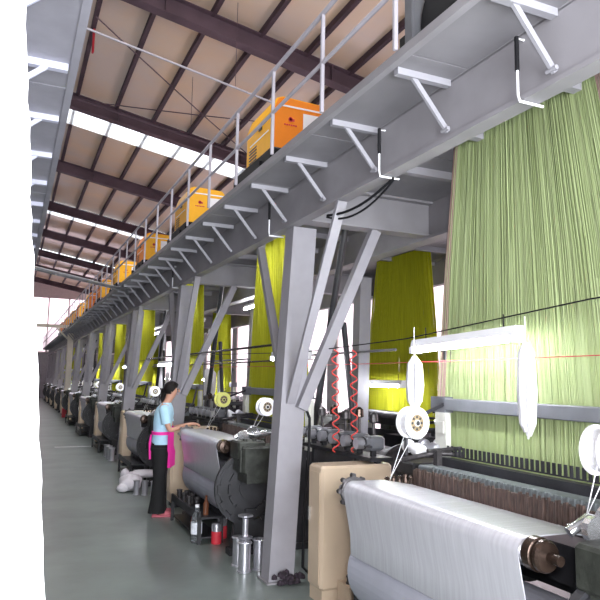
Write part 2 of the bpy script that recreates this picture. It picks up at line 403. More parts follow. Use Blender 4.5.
# ------------------------------------------------------------------ loom
Y0 = 2.03; W = 1.45
def circ(cx, cz, r, a0, a1, n): return [(cx + r * math.cos(a0 + (a1 - a0) * i / n), cz + r * math.sin(a0 + (a1 - a0) * i / n)) for i in range(n + 1)]
def make_loom(y0=Y0):
    L = thing('jacquard_loom', '', 'loom', (2.5, y0 + W / 2, 0))
    ya, yb = y0, y0 + W
    # woven cloth: from the reed over the breast roller down on to the cloth roll
    prof = [(2.34, 1.005), (2.12, 1.045)] + circ(1.915, .985, .062, PI / 2, PI, 6) + [(1.868, .90), (1.90, .74), (1.905, .62)]
    q = MB(); n = len(prof); vs = []
    inner = [(x + .006, z - .006) for x, z in prof]
    ring = prof + inner[::-1]
    q.prism(ring, 'y', ya, yb, smooth=True)
    part(q, 'cloth', M['cloth'], L, 'shiny silver woven cloth drawn over the front roller')
    q = MB(); q.lathe([(.03, -.10), (.03, -.02), (.055, -.02), (.055, W + .02), (.03, W + .02), (.03, W + .12)], (1.915, ya, .985), (0, 1, 0), 24)
    part(q, 'breast_roller', M['chrome'], L)
    q = MB(); q.lathe([(.05, -.18), (.05, -.13), (.232, -.13), (.235, -.02), (.238, W * .3), (.238, W * .7), (.235, W + .04), (.05, W + .04), (.05, W + .15)], (2.14, ya, .52), (0, 1, 0), 40)
    part(q, 'cloth_roll', M['roll'], L)
    # temple ring at the near end
    q = MB(); q.lathe([(.02, -.16), (.02, -.105), (.055, -.10), (.062, -.09), (.062, -.075), (.056, -.07), (.056, -.062), (.066, -.058), (.066, -.02), (.06, -.012), (.05, -.005)], (1.915, ya, .99), (0, 1, 0), 26)
    part(q, 'roller_ring', M['brown'], L)
    q = MB(); q.lathe([(.05, W + .0), (.085, W + .005), (.085, W + .03), (.06, W + .035), (.06, W + .07), (.03, W + .08)], (1.93, ya, .985), (0, 1, 0), 20)
    for i in range(8):
        t = i * PI / 4; q.tube((1.93 + .09 * math.cos(t), yb + .01, .985 + .09 * math.sin(t)), (1.93 + .09 * math.cos(t), yb + .04, .985 + .09 * math.sin(t)), .016, n=6)
    q.lathe([(.03, W + .0), (.055, W + .005), (.055, W + .04), (.02, W + .045)], (1.96, ya, .84), (0, 1, 0), 14)
    part(q, 'ratchet', M['dark'], L)
    # near end machinery: gearbox, levers, big perforated flange wheel
    q = MB(); q.box(1.96, 2.42, ya - .50, ya - .22, .78, 1.03, bev=.02); q.box(1.93, 2.2, ya - .44, ya - .20, .90, 1.07, bev=.015)
    q.box(2.0, 2.5, ya - .5, ya - .12, .70, .80)
    for i in range(5): q.tube((2.02 + i * .09, ya - .36, 1.03), (2.02 + i * .09, ya - .36, 1.09), .022, n=8)
    q.box(1.945, 1.96, ya - .46, ya - .26, .80, 1.0)
    part(q, 'gearbox', M['olive'], L)
    q = MB(); q.path([(2.0, ya - .12, 1.08), (2.08, ya - .14, 1.13), (2.2, ya - .17, 1.10), (2.3, ya - .18, 1.14)], .022, n=8)
    q.lathe([(.05, 0), (.05, .03), (.02, .05)], (2.06, ya - .2, 1.10), (0, 1, 0), 14); q.tube((2.1, ya - .02, 1.07), (2.32, ya - .3, 1.13), .016)
    q.lathe([(.06, 0), (.062, .015), (.03, .03)], (2.17, ya - .16, 1.13), (0, 1, .3), 14)
    part(q, 'lever', M['chrome'], L)
    q = MB(); R_ = .34
    q.lathe([(.06, -.03), (.10, -.03), (.10, -.015), (R_ - .05, -.012), (R_ - .04, -.03), (R_, -.03), (R_, .01), (.06, .01)], (2.12, ya - .22, .62), (0, 1, 0), 40)
    for i in range(12):
        t = i * PI / 6
        for rr, w in ((.30, .03), (.20, .02)):
            cx, cz = 2.12 + rr * math.cos(t), .62 + rr * math.sin(t)
            q.bar((cx - .04 * math.sin(t), ya - .25, cz + .04 * math.cos(t)), (cx + .04 * math.sin(t), ya - .25, cz - .04 * math.cos(t)), .03, w * 1.2, up=(math.cos(t), 0, math.sin(t)))
    part(q, 'flange_wheel', M['black'], L)
    # side frames
    for yy in (ya - .16, yb + .10):
        q = MB(); q.prism([(1.98, 0), (3.25, 0), (3.25, .9), (3.0, 1.0), (2.2, .92), (2.06, .88), (2.02, .3)], 'y', yy, yy + .07)
        q.box(1.96, 3.3, yy - .03, yy + .10, 0, .06)
        part(q, 'side_frame', M['black'], L)
    for xx, zz, yy in ((2.30, .05, 0), (2.95, .05, 0)):
        pass
    part(MB().box(2.45, 2.55, ya - .1, yb + .1, .2, .32).box(2.9, 3.0, ya - .1, yb + .1, .5, .65).box(2.42, 2.6, ya - .09, yb + .1, .72, .90), 'cross_tie', M['black'], L)
    # reed, batten, heddle comb
    q = MB()
    for i in range(96):
        y = ya - .02 + (W + .04) * i / 95
        h = 1.10 + random.uniform(-.012, .012)
        q.box(2.36 + random.uniform(-.006, .006), 2.375, y, y + .009, .985, h)
    q.box(2.38, 2.40, ya - .04, yb + .04, .97, 1.09)
    part(q, 'reed', M['reed'], L)
    q = MB(); q.box(2.47, 2.60, ya - .12, yb + .13, 1.04, 1.105, bev=.008)
    for i in range(36): q.box(2.462, 2.475, ya + i * .04, ya + i * .04 + .014, 1.07, 1.11)
    part(q, 'batten', M['teal'], L)
    q = MB(); q.box(2.66, 2.72, ya - .14, yb + .2, 1.09, 1.145)
    part(q, 'heddle_frame', M['black'], L)
    q = MB()
    q.box(2.692, 2.698, ya - .06, yb + .16, 1.158, 1.166)
    for i in range(41): q.box(2.692, 2.698, ya - .06 + i * .04, ya - .06 + i * .04 + .021, 1.165, 1.225)
    part(q, 'heddle_comb', M['black'], L)
    # rail with its end plates and rods
    q = MB(); q.box(2.70, 2.76, ya - .3, yb + .25, 1.455, 1.535, bev=.006)
    q.box(2.70, 2.84, yb + .14, yb + .30, 1.44, 1.545)
    part(q, 'harness_rail', M['barg'], L)
    for yy in (yb + .18, ya - .28):
        q = MB(); q.box(2.70, 2.74, yy - .05, yy + .07, .95, 1.44); q.box(2.69, 2.71, yy - .03, yy + .04, 1.30, 1.38)
        part(q, 'rail_bracket', M['plate'], L)
    q = MB(); q.tube((2.78, yb + .23, 1.54), (2.78, yb + .23, 1.86), .008, n=6); q.tube((2.78, yb + .23, 1.80), (2.78, yb + .23, 1.87), .016, n=8)
    q.tube((2.78, yb + .17, 1.54), (2.78, yb + .17, 2.02), .006, n=6)
    part(q, 'guide_rod', M['black'], L)
    # warp beam and yarn at the back
    q = MB(); q.lathe([(.04, -.12), (.04, -.03), (.30, -.03), (.30, 0), (.24, .0), (.24, W), (.30, W), (.30, W + .03), (.04, W + .03), (.04, W + .12)], (3.30, ya, .62), (0, 1, 0), 36)
    part(q, 'warp_beam', M['dark'], L)
    q = MB(); q.lathe([(.05, -.05), (.05, W + .05)], (3.18, ya, 1.22), (0, 1, 0), 16)
    q.box(3.1, 3.25, ya - .16, ya - .09, .9, 1.2); q.box(3.1, 3.25, yb + .09, yb + .16, .9, 1.2)
    part(q, 'back_roller', M['dark'], L)
    q = MB(); q.prism([(2.84, 1.055), (3.18, 1.27), (3.18, 1.275), (2.84, 1.06)], 'y', ya, yb); part(q, 'warp_sheet', M['barg'], L)
    # motor, feeder arm and control unit at the far end
    q = MB(); q.box(2.85, 3.2, yb + .2, yb + .5, .15, .65, bev=.03); q.lathe([(.14, 0), (.14, .2), (.05, .24)], (2.7, yb + .22, .4), (0, 1, 0), 18)
    part(q, 'motor', M['dark'], L)
    q = MB(); q.box(2.5, 3.05, yb + .22, yb + .46, 1.02, 1.10, bev=.01); q.box(2.55, 2.62, yb + .3, yb + .36, .9, 1.03); q.box(2.95, 3.02, yb + .3, yb + .36, .6, 1.03)
    q.tube((2.5, yb + .34, 1.32), (3.1, yb + .34, 1.30), .012, n=6); q.tube((2.52, yb + .34, 1.1), (2.52, yb + .34, 1.42), .014, n=6); q.tube((3.0, yb + .34, 1.1), (3.0, yb + .34, 1.42), .014, n=6)
    fs = part(q, 'feeder_stand', M['black'], L)
    for i in range(4):
        x = 2.56 + .13 * i
        q = MB(); q.lathe([(.02, -.10), (.045, -.09), (.045, -.02), (.03, -.015), (.03, .05), (.045, .055), (.045, .09), (.015, .11)], (x, yb + .30, 1.19), (0, 1, .15), 14)
        part(q, 'weft_feeder', [M['white'], M['spool_m']][i % 2], L)
    q = MB(); q.path([(2.45, yb + .28, 1.12), (2.6, yb + .1, 1.18), (2.9, yb, 1.16)], .018); q.path([(2.5, yb + .06, 1.20), (3.1, yb + .06, 1.22)], .014); q.box(2.56, 2.60, yb + .04, yb + .08, 1.0, 1.2)
    part(q, 'linkage', M['dark'], L)
    part(MB().path([(2.4, ya - .3, 1.0), (2.6, ya - .32, 1.25), (2.66, ya - .3, 1.5)], .016), 'linkage', M['dark'], L)
    q = MB()
    for i in range(7): q.lathe([(.016, 0), (.02, .01), (.012, .04), (.02, .045), (.008, .06)], (2.20 + .045 * i, yb + .07, .99 + .01 * (i % 2)), n=8)
    part(q, 'bolt_row', M['brown'], L)
    return L
def make_shaft(yb=Y0 + W):
    t = thing('drive_shaft', '', 'drive shaft', (2.92, yb + 2.2, 0))
    part(MB().tube((2.92, yb + 1.95, 3.32), (2.92, yb + 2.95, .30), .034, n=10), 'long_shaft', M['black'], t)
    part(MB().tube((2.92, yb + 2.03, 2.2), (2.92, yb + 1.60, .25), .028, n=10), 'short_shaft', M['black'], t)
    return t
def loom_label(k, row):
    if row == 1:
        s = ['right in the foreground with a wide silver cloth', 'second from the camera, woman reaching over its cloth', 'third from the camera, white bag on floor before it'][k] if k < 3 else '%s from the camera in the front row' % ORD[k]
        return 'dark jacquard loom with silver cloth, ' + s
    return 'dark loom in the second row behind the gantry, %s from the camera' % ORD[k]
loom = make_loom()
NL = 11
shaft = make_shaft()
for k in range(8):
    o = shaft if k == 0 else copy_tree(shaft)
    o.location.y = Y0 + W + 2.2 + k * PITCH
    o['label'] = 'leaning black drive shaft pair behind the %s column of the front gantry' % ORD[k]; o['group'] = 'drive shafts'
for k in range(NL):
    o = loom if k == 0 else copy_tree(loom)
    o.location.y = Y0 + W / 2 + k * PITCH
    o['label'] = loom_label(k, 1); o['group'] = 'looms of the front row'
for k in range(6):
    o = copy_tree(loom); o.location = (5.0, Y0 + W / 2 + .35 + k * PITCH, 0); o.rotation_euler = (0, 0, PI)
    o['label'] = loom_label(k, 2); o['group'] = 'looms of the second row'

# harness cord curtains
def harness(name, mats, top, bot, xt, xb, zt=3.32, zb=1.06, n=330, layers=3, edge=.05):
    q = MB(); cy = (bot[0] + bot[1]) / 2
    for l in range(layers):
        for i in range(n):
            t = (i + random.uniform(.3, .7)) / n
            yt = top[0] + (top[1] - top[0]) * t; yb_ = bot[0] + (bot[1] - bot[0]) * t
            ox = (l - (layers - 1) / 2)
            x1 = xt + ox * .05 + random.uniform(-.006, .006); x0 = xb + ox * .028 + random.uniform(-.004, .004)
            mi = 1 if (t < edge * 1.8 or t > 1 - edge * (.8 if l else 1.1)) and random.random() < .85 else 0
            pts = [(x0, yb_, zb), (x0, yb_, zb + .42), (x0 + (x1 - x0) * .5, yb_ + (yt - yb_) * .42, (zb + .42 + zt) / 2), (x1, yt, zt)]
            r = .0030
            vs = []
            for p in pts:
                for a in range(3): vs.append((p[0] + r * math.cos(a * 2.0944), p[1] + r * math.sin(a * 2.0944), p[2]))
            fs = [[j * 3 + a, j * 3 + (a + 1) % 3, j * 3 + 3 + (a + 1) % 3, j * 3 + 3 + a] for j in range(3) for a in range(3)]
            q.add(vs, fs, mi, True)
    return q.build(name, mats, base=((xt + xb) / 2, cy, zb))
h0 = harness('harness_curtain', [M['hgreen'], M['hpink']], (2.28, 3.60), (1.95, 3.80), 2.84, 2.80, n=560, edge=.04)
tag(h0, 'huge pale green curtain of fine harness cords above the foreground loom', 'harness cords', kind='stuff')
hy = harness('harness_curtain', [M['hyel'], M['hyel']], (2.42, 3.55), (2.0, 3.72), 2.84, 2.80, n=260, layers=3)
for k in range(1, NL):
    o = hy if k == 1 else hy.copy()
    if k > 1: COL.objects.link(o)
    o.location.y += PITCH if k == 1 else 0
    if k > 1: o.location.y = hy.location.y + (k - 1) * PITCH
    tag(o, 'yellow green curtain of harness cords hanging over the %s loom of the front row' % ORD[k], 'harness cords', 'yellow harness curtains of the front row', 'stuff')
for k in range(6):
    o = hy.copy(); COL.objects.link(o); o.location = (4.70, hy.location.y - PITCH + .36 + k * PITCH, hy.location.z); o.rotation_euler = (0, 0, PI)
    tag(o, 'olive yellow curtain of cords over the %s loom of the second row' % ORD[k], 'harness cords', 'yellow harness curtains of the second row', 'stuff')

# ------------------------------------------------------------------ jacquard machines on the deck
def make_jac(m_side, m_end, yk):
    J = thing('jacquard_machine', '', 'jacquard machine', (2.88, yk + .42, 3.38))
    x0, x1, ya, yb = 2.55, 3.22, yk, yk + .86
    for xx in (x0 + .04, x1 - .04):
        for yy in (ya + .02, yb - .02): part(MB().box(xx - .04, xx + .04, yy - .04, yy + .04, 3.38, 4.02), 'leg', M['black'], J)
    q = MB(); q.box(x0 - .02, x1 + .05, ya - .04, yb + .35, 4.0, 4.29, bev=.02)
    q.box(x0 - .05, x0 + .1, ya + .25, yb + .36, 3.88, 4.2); q.box(x0 + .10, x1 - .02, ya - .10, ya - .04, 4.02, 4.27)
    for i in range(3): q.box(x0 + .3 + .12 * i, x1 + .04, ya - .055, ya, 4.2 + .06 * i, 4.27 + .06 * i)
    part(q, 'mechanism', M['cable'], J)
    h = .14
    q = MB(); poly = [(x0, 4.27), (x1, 4.27), (x1, 4.86), (x1 - .05, 4.91), (x0 + .13, 4.93), (x0 + .06, 4.90), (x0, 4.74)]
    q.prism(poly, 'y', ya + .004, yb)
    part(q, 'hood', m_side, J)
    q = MB(); q.prism([(x0 + .012, 4.30), (x1 - .01, 4.30), (x1 - .01, 4.85), (x1 - .05, 4.90), (x0 + .13, 4.915), (x0 + .075, 4.89), (x0 + .012, 4.74)], 'y', ya - .006, ya + .003)
    ep = part(q, 'end_panel', m_end, J)
    q = MB(); q.box(x0 + .08, x1, ya - .010, ya - .006, 4.805, 4.825); q.box(x1 - .28, x1 - .02, ya - .010, ya - .006, 4.46, 4.76)
    q.box(x0 - .004, x0, ya + .1, yb - .12, 4.52, 4.535)
    part(q, 'white_trim', M['white'], J, 'white stripe and white plate')
    # little round red mark with a line of lettering strokes under it
    q = MB(); q.lathe([(.03, 0), (.03, .003), (.018, .003), (.018, 0)], (x0 + .23, ya - .008, 4.66), (0, -1, 0), 14)
    q.box(x0 + .25, x0 + .28, ya - .010, ya - .006, 4.64, 4.67)
    part(q, 'emblem', M['redp'], J); q = MB()
    for i in range(6): q.box(x0 + .15 + i * .028, x0 + .17 + i * .028, ya - .010, ya - .006, 4.585 - .004 * (i % 2), 4.60)
    part(q, 'lettering', M['redp'], J)
    q = MB(); q.box(x0 - .012, x0, ya + .32, ya + .42, 4.62, 4.68); part(q, 'handle', M['black'], J)
    q = MB()
    for i in range(5): q.box(x0 - .006, x0, yb - .36, yb - .1, 4.30 + .04 * i, 4.315 + .04 * i)
    part(q, 'vent', M['black'], J)
    return J
protos = [make_jac(M['yellow'], M['orange'], 6.62), make_jac(M['orange'], M['yellow'], 6.62), make_jac(M['yellow'], M['yellow'], 6.62)]
seq = [0, 0, 2, 1, 2, 1, 0, 1, 2, 1, 0]; used = set()
for k in range(NL):
    p = protos[seq[k]]
    o = p if seq[k] not in used else copy_tree(p); used.add(seq[k])
    o.location.y = 6.62 + .42 + (k - 1) * 3.98
    s = ['its underside at the top edge' if k == 0 else '%s one along the gantry' % ORD[k], ''][0]
    o['label'] = '%s jacquard machine hood on the gantry deck, %s' % (['yellow orange', 'orange', 'yellow'][seq[k]], s)
    o['group'] = 'jacquard machines on the gantry'

# ------------------------------------------------------------------ wires, lamps, spools, hanks
q = MB(); q.path([(2.48, .6, 2.10), (2.48, 2.2, 2.05), (2.48, 3.75, 1.94), (2.48, 5.5, 1.90), (2.48, 9, 1.97), (2.48, 20, 1.98), (2.48, 44, 1.98)], .0042, n=5)
tag(q.build('hanging_wire', M['cable'], base=(2.48, 5, 2)), 'thin dark wire strung along the front looms carrying the lamps', 'wire')
q = MB(); q.path(sag((2.6, 1.0, 1.80), (2.6, 9, 1.80), .02), .0035, n=4)
tag(q.build('hanging_wire', M['redp'], base=(2.6, 5, 1.8)), 'fine reddish line stretched below the lamp wire', 'wire')
def lamp(x, y, z, ln, label, group, k, tilt=0.):
    t = thing('tube_lamp', label, 'lamp', (x, y + ln / 2, z), group)
    q = MB(); q.prism([(x - .045, z + .005), (x + .045, z + .005), (x + .03, z + .055), (x - .03, z + .055)], 'y', y, y + ln)
    part(q, 'fixture', M['white'], t)
    q = MB(); q.tube((x - .028, y + .03, z - .012), (x - .028, y + ln - .03, z - .012), .022, n=12); part(q, 'tube', M['tube'], t)
    q = MB(); q.box(x - .052, x + .03, y, y + .03, z - .036, z + .006); part(q, 'tube_holder', M['white'], t); q = MB(); q.box(x - .052, x + .03, y + ln - .03, y + ln, z - .036, z + .006)
    part(q, 'tube_holder', M['white'], t)
    for yy in (y + .12, y + ln - .12): part(MB().tube((x, yy, z + .05), (x, yy, z + .13), .004, n=5), 'hanger', M['cable'], t)
    return t
nl = lamp(2.48, 2.66, 1.885, .98, 'glowing white tube lamp hung in front of the pale green cord curtain', 'tube lamps', 0); nl.rotation_euler.x = -.035
lamp(2.48, 5.36, 1.87, .85, 'added tube lamp over the second loom, mostly hidden by the first column', 'tube lamps', 1)  # added lamp kept behind the column to brighten the second cloth
for k in range(2, 9):
    lamp(2.48, 2.52 + k * PITCH, 1.87, 1.17, 'glowing tube lamp over the %s loom of the front row' % ORD[k], 'tube lamps', k)
for k in range(1, 9):  # unseen lamps added below the deck to whiten the cloth tops
    lamp(2.32, 2.3 + k * PITCH, 3.17, 1.2, 'added tube lamp hidden by the gantry beam, lighting the %s loom of the front row' % ORD[k], 'added lamps under the gantry', k)
for k in range(0, 6):
    lamp(4.35, 2.56 + k * PITCH, 1.60, 1.1, 'glowing tube lamp low in front of the %s second-row cord curtain' % ORD[k], 'tube lamps of the second row', k)
for k, (x, y, z) in enumerate(((5.95, 8.4, 3.9), (5.95, 14.5, 3.9), (3.78, 9.6, 2.9), (3.78, 13.7, 2.9), (3.78, 17.8, 2.9))):
    lamp(x, y, z, 1.3, ['high tube lamp seen through the gap below the front gantry', 'second high tube lamp near the right wall', 'tube lamp between the gantries beyond the second column', 'tube lamp between the gantries beyond the third column', 'tube lamp between the gantries beyond the fourth column'][k], 'high tube lamps', k)

def spool(x, y, z, m, label, group, r=.085):
    t = thing('selvage_spool', label, 'spool', (x, y, z), group)
    ax = Vector((-.12, 1, 0)).normalized()
    q = MB()
    for h in (-.045, .035):
        q.lathe([(r * .55, h), (r, h), (r, h + .012), (r * .55, h + .012), (r * .55, h)], (x, y, z), ax, 28, cap=False)
    q.tube(Vector((x, y, z)) - ax * .05, Vector((x, y, z)) + ax * .05, .02, n=12)
    part(q, 'flange', m, t)
    part(MB().lathe([(r * .45, -.03), (r * .8, -.03), (r * .8, .035), (r * .45, .035)], (x, y, z), ax, 24, cap=False), 'yarn', M['yarn'] if m is M['white'] else m, t)
    q = MB(); u = ax.orthogonal().normalized(); v = ax.cross(u); c0 = Vector((x, y, z)) - ax * .040
    q.tube(c0, c0 + ax * .01, r * .56, n=24)
    for i in range(8):
        dd = u * math.cos(i * PI / 4) + v * math.sin(i * PI / 4); q.tube(c0 + dd * r * .38 - ax * .002, c0 + dd * r * .38, r * .085, n=8, mi=1)
    q.tube(c0 - ax * .012, c0, r * .16, n=12, mi=1)
    part(q, 'hub', [M['tan'], M['black']], t)
    part(MB().bar((x, y + .05, z), (2.70, y + .14, z + .11), .015, .02), 'arm', M['black'], t)
    part(MB().tube((x - r * .55, y - .03, z), (2.16, y - .05, 1.05), .0022, n=4).tube((x + r * .3, y - .03, z), (2.18, y - .02, 1.05), .0022, n=4), 'thread', M['yarn'], t)
    return t
for k in range(0, 8):
    w = 'foreground' if k == 0 else ORD[k]
    spool(2.36, 3.50 + k * PITCH, 1.385, M['white'] if k != 1 else M['cone'], '%s spool at the far end of the %s loom' % ('lemon yellow' if k == 1 else 'white', w), 'selvage spools', .10 if k == 0 else .09)
    spool(2.36, 2.04 + k * PITCH, 1.365, M['white'], 'white spool at the near end of the %s loom' % w, 'selvage spools', .11 if k == 0 else .09)
def hank(x, y, zt, zb, r, label, group=None):
    q = MB(); ns = 26
    for i in range(ns):
        a = random.random() * 6.28; rr = r * math.sqrt(random.random())
        dx, dy = rr * math.cos(a), rr * math.sin(a); zz = zb + random.uniform(0, .09)
        q.path([(x + dx * .2, y + dy * .2, zt), (x + dx * .8, y + dy * .8, zt - .05), (x + dx, y + dy, (zt + zb) / 2), (x + dx * .8, y + dy * .8, zb + .08), (x + dx * .35, y + dy * .35, zz)], [.006, .011, .013, .012, .005], n=5)
    q.tube((x, y, zt), (x, y, 2.0), .003, n=4)
    return tag(q.build('yarn_hank', M['yarn'], base=(x, y, zt)), label, 'yarn', group)
hank(2.46, 2.60, 1.86, 1.36, .045, 'white yarn hank hanging in front of the pale green cords', 'yarn hanks')
hank(2.40, 3.54, 1.81, 1.44, .055, 'white yarn bunch hanging above the white spool at the lamp end', 'yarn hanks')
for k, (x, y) in enumerate(((3.955, 8.85), (3.955, 9.15), (3.955, 9.45), (3.955, 9.8), (3.955, 12.9), (3.955, 13.4), (3.955, 13.9), (3.955, 17.2), (3.955, 17.9))):
    hank(x, y, 1.85 - .03 * (k % 3), 1.22 + .05 * (k % 2), .06, 'white yarn hank in the row hanging between the loom rows, %s from the right' % ORD[k], 'yarn hanks between the rows')
tag(MB().tube((3.955, 6.2, 2.0), (3.955, 22, 2.0), .015, n=6).build('hank_rod', M['steel'], base=(3.955, 14, 2)), 'grey rod carrying white yarn hanks between the loom rows', 'rod')
# bars between columns seen above the woman
tag(MB().tube((2.42, 5.2, 1.99), (2.42, 12.9, 1.99), .014, n=6).tube((2.55, 5.2, 1.84), (2.55, 12.9, 1.84), .010, n=6).build('bar_rail', M['brown'], base=(2.45, 9, 1.9)), 'pair of thin brown bars running above the second loom', 'rail')

# red coiled air hoses
for i, (x, y, z0) in enumerate(((2.36, 4.60, 1.08), (2.50, 4.55, 1.08))):
    pts = []; n = 90
    for j in range(n + 1):
        t = j / n; a = t * 2 * PI * 8
        pts.append((x + .028 * math.sin(a) + .02 * t, y + .020 * math.cos(a), 1.89 - (1.89 - z0) * t))
    tag(MB().path(pts, .0055, n=5).build('air_hose', M['red'], base=(x, y, 1.89)), ['red coiled air hose nearest the first column', 'red coiled air hose right of its twin, above the cream cabinet'][i], 'hose', 'red air hoses')

# ------------------------------------------------------------------ cabinets, racks, bobbins
def cabinet(k):
    y0, y1 = 4.50 + k * PITCH, 4.76 + k * PITCH
    c = thing('control_cabinet', 'cream enamel cabinet at the far end of the %s loom' % ('foreground' if k == 0 else ORD[k]), 'cabinet', (2.55, (y0 + y1) / 2, 0), 'cream cabinets')
    q = MB(); q.prism([(2.27, .0), (2.95, .0), (2.95, 1.0), (2.30, 1.0), (2.27, .985)], 'y', y0, y1)
    return c, q, y0, y1
cab_done = None
for k in range(0, 10):
    xs = 2.17 if k == 0 else 1.93
    y0, y1 = (4.42, 4.66) if k == 0 else (4.20 + k * PITCH, 4.48 + k * PITCH)
    c = thing('control_cabinet', 'cream enamel cabinet at the far end of the %s loom' % ('foreground' if k == 0 else ORD[k]), 'cabinet', (xs + .3, (y0 + y1) / 2, 0), 'cream cabinets')
    zb = 0.0 if k == 0 else .06
    q = MB(); q.box(xs, xs + .62, y0, y1, zb + .10, 1.0, bev=.02); q.box(xs + .02, xs + .60, y0 + .02, y1 - .01, zb, zb + .10)
    part(q, 'body', M['cream'], c)
    q = MB(); q.box(xs - .006, xs, y0 + .03, y1 - .03, zb + .14, .95); part(q, 'door', M['cream'], c)
    q = MB(); q.box(xs - .02, xs - .006, y1 - .06, y1 - .045, .58, .68); part(q, 'handle', M['chrome'], c)
    if k: part(MB().box(xs + .04, xs + .58, y0 + .03, y1 - .03, 0, .06), 'plinth', M['black'], c)
def bobbin(x, y, z, h, r, label, group, m=None, mb_only=False):
    q = MB(); q.lathe([(r * .98, 0), (r, .004), (r, .012), (r * .82, .016), (r * .82, h - .016), (r, h - .012), (r, h - .004), (r * .9, h), (r * .3, h), (r * .3, h - .02)], (x, y, z), n=20)
    return tag(q.build('bobbin', m or M['spool_m'], base=(x, y, z)), label, 'bobbin', group)
def tray(k):
    y0, y1 = 6.42 + (k - 1) * PITCH, 7.62 + (k - 1) * PITCH
    t = thing('floor_rack', 'low black steel rack on the floor before the %s loom' % ORD[k], 'rack', (1.92, (y0 + y1) / 2, 0), 'low racks')
    q = MB(); q.box(1.80, 2.04, y0, y1, .24, .26); q.box(1.79, 1.81, y0, y1, .22, .30); q.box(2.03, 2.05, y0, y1, .22, .30)
    part(q, 'top', M['black'], t)
    for xx in (1.80, 2.03):
        for yy in (y0 + .02, y1 - .02): part(MB().box(xx - .012, xx + .022, yy - .015, yy + .015, 0, .24), 'leg', M['black'], t)
    part(MB().box(1.81, 2.03, y0 + .02, y1 - .02, .05, .065), 'lower_shelf', M['black'], t)
for k in range(1, 6): tray(k)
for i in range(6):
    bobbin(1.86 + .06 * (i % 2), 7.52 - .11 * i, .26, .10, .035, 'small dark bobbin on the low rack near the woman, %s from the far end' % ORD[i], 'bobbins on the low rack', M['dark'])
tag(MB().lathe([(.028, 0), (.028, .11), (.012, .15), (.011, .19), (0, .19)], (1.90, 6.55, .26)).build('glass_bottle', M['glassb'], base=(1.90, 6.55, .26)), 'brown glass bottle standing on the low rack behind the clear bottle', 'bottle')
tag(MB().lathe([(.03, 0), (.035, .03), (.02, .12), (.028, .14), (0, .15)], (1.90, 7.0, .065)).build('red_cloth_bundle', M['red'], base=(1.90, 7.0, .065)), 'small red bundle on the lower shelf of the rack', 'bundle')
def feeders():
    t = thing('weft_feeder_stand', '', 'weft feeder', (2.66, 4.95, 0))
    part(MB().box(2.58, 2.78, 4.40, 5.72, 1.02, 1.05).tube((2.56, 4.36, 1.14), (2.56, 5.75, 1.14), .012, n=6), 'shelf', M['black'], t)
    for y in (4.45, 5.6): part(MB().box(2.66, 2.70, y, y + .04, 0, 1.02), 'leg', M['black'], t)
    for i in range(6):
        y = 4.50 + .22 * i
        f = part(MB().box(2.58, 2.74, y - .06, y + .06, 1.10, 1.21, bev=.02), 'feeder', M['barg'], t)
        part(MB().tube((2.57, y, 1.155), (2.50, y, 1.155), .045, n=14), 'drum', M['spool_m'], f)
        part(MB().tube((2.572, y, 1.155), (2.56, y, 1.155), .052, n=14), 'drum_ring', M['black'], f)
        part(MB().box(2.64, 2.68, y - .015, y + .015, 1.05, 1.10), 'bracket', M['black'], f)
    for i in range(5):
        y = 4.60 + .24 * i
        part(MB().tube((2.72, y, 1.05), (2.74, y + .03, 1.32 + .03 * (i % 2)), .014, n=6), 'tensioner', M['dark'], t)
        part(MB().lathe([(.02, 0), (.04, .01), (.035, .07), (.01, .09)], (2.74, y + .03, 1.30 + .03 * (i % 2)), n=12), 'cone', M['brown' if i % 2 else 'dark'], t)
    return t
ft = feeders()
for k in range(7):
    o = ft if k == 0 else copy_tree(ft)
    o.location.y = 4.95 + k * PITCH
    o['label'] = 'stand of pale weft feeders between the %s and %s looms of the front row' % (ORD[k], ORD[k + 1]); o['group'] = 'weft feeder stands'
# four bobbins beside the first column
bobbin(1.94, 5.62, 0, .25, .062, 'shiny bobbin left of the group beside the first column', 'bobbins by the first column')
bobbin(1.93, 5.42, 0, .25, .062, 'shiny bobbin in front of the group beside the first column', 'bobbins by the first column')
bobbin(2.07, 5.44, 0, .26, .062, 'shiny bobbin nearest the first column', 'bobbins by the first column')
q = MB(); q.lathe([(.065, 0), (.067, .01), (.03, .018), (.026, .03), (.026, .165), (.035, .175), (.067, .185), (.067, .195), (.02, .197)], (1.965, 5.52, .255), n=22)
tag(q.build('bobbin', M['spool_m'], base=(1.965, 5.52, .255)), 'empty bobbin with a thin waist standing on top of the group by the first column', 'bobbin', 'bobbins by the first column')
for i, (x, y, h) in enumerate(((1.98, 6.42, .20), (2.10, 6.62, .21))):
    t = thing('tin_can', ['red and silver tin nearest the clear bottle', 'red and silver tin behind the first tin'][i], 'tin', (x, y, 0), 'red and silver tins')
    part(MB().lathe([(.050, 0), (.052, .006), (.052, h * .6), (.050, h * .6)], (x, y, 0)), 'body', M['redp'], t)
    part(MB().lathe([(.050, h * .6), (.051, h - .01), (.046, h), (.01, h)], (x, y, 0)), 'collar', M['spool_m'], t, 'bright metal upper part')
b = thing('water_bottle', 'clear plastic bottle with pale label and white cap on the floor by the rack', 'bottle', (1.80, 6.52, 0))
part(MB().lathe([(.045, 0), (.055, .01), (.055, .10), (.05, .11), (.055, .12), (.055, .24), (.03, .30), (.018, .325), (.018, .345)], (1.80, 6.52, 0), n=24), 'body', M['bottle'], b)
part(MB().lathe([(.057, .09), (.057, .20)], (1.80, 6.52, 0), n=24), 'wrap', M['water'], b)
part(MB().lathe([(.021, .345), (.021, .37), (0, .371)], (1.80, 6.52, 0), n=16), 'cap', M['white'], b)
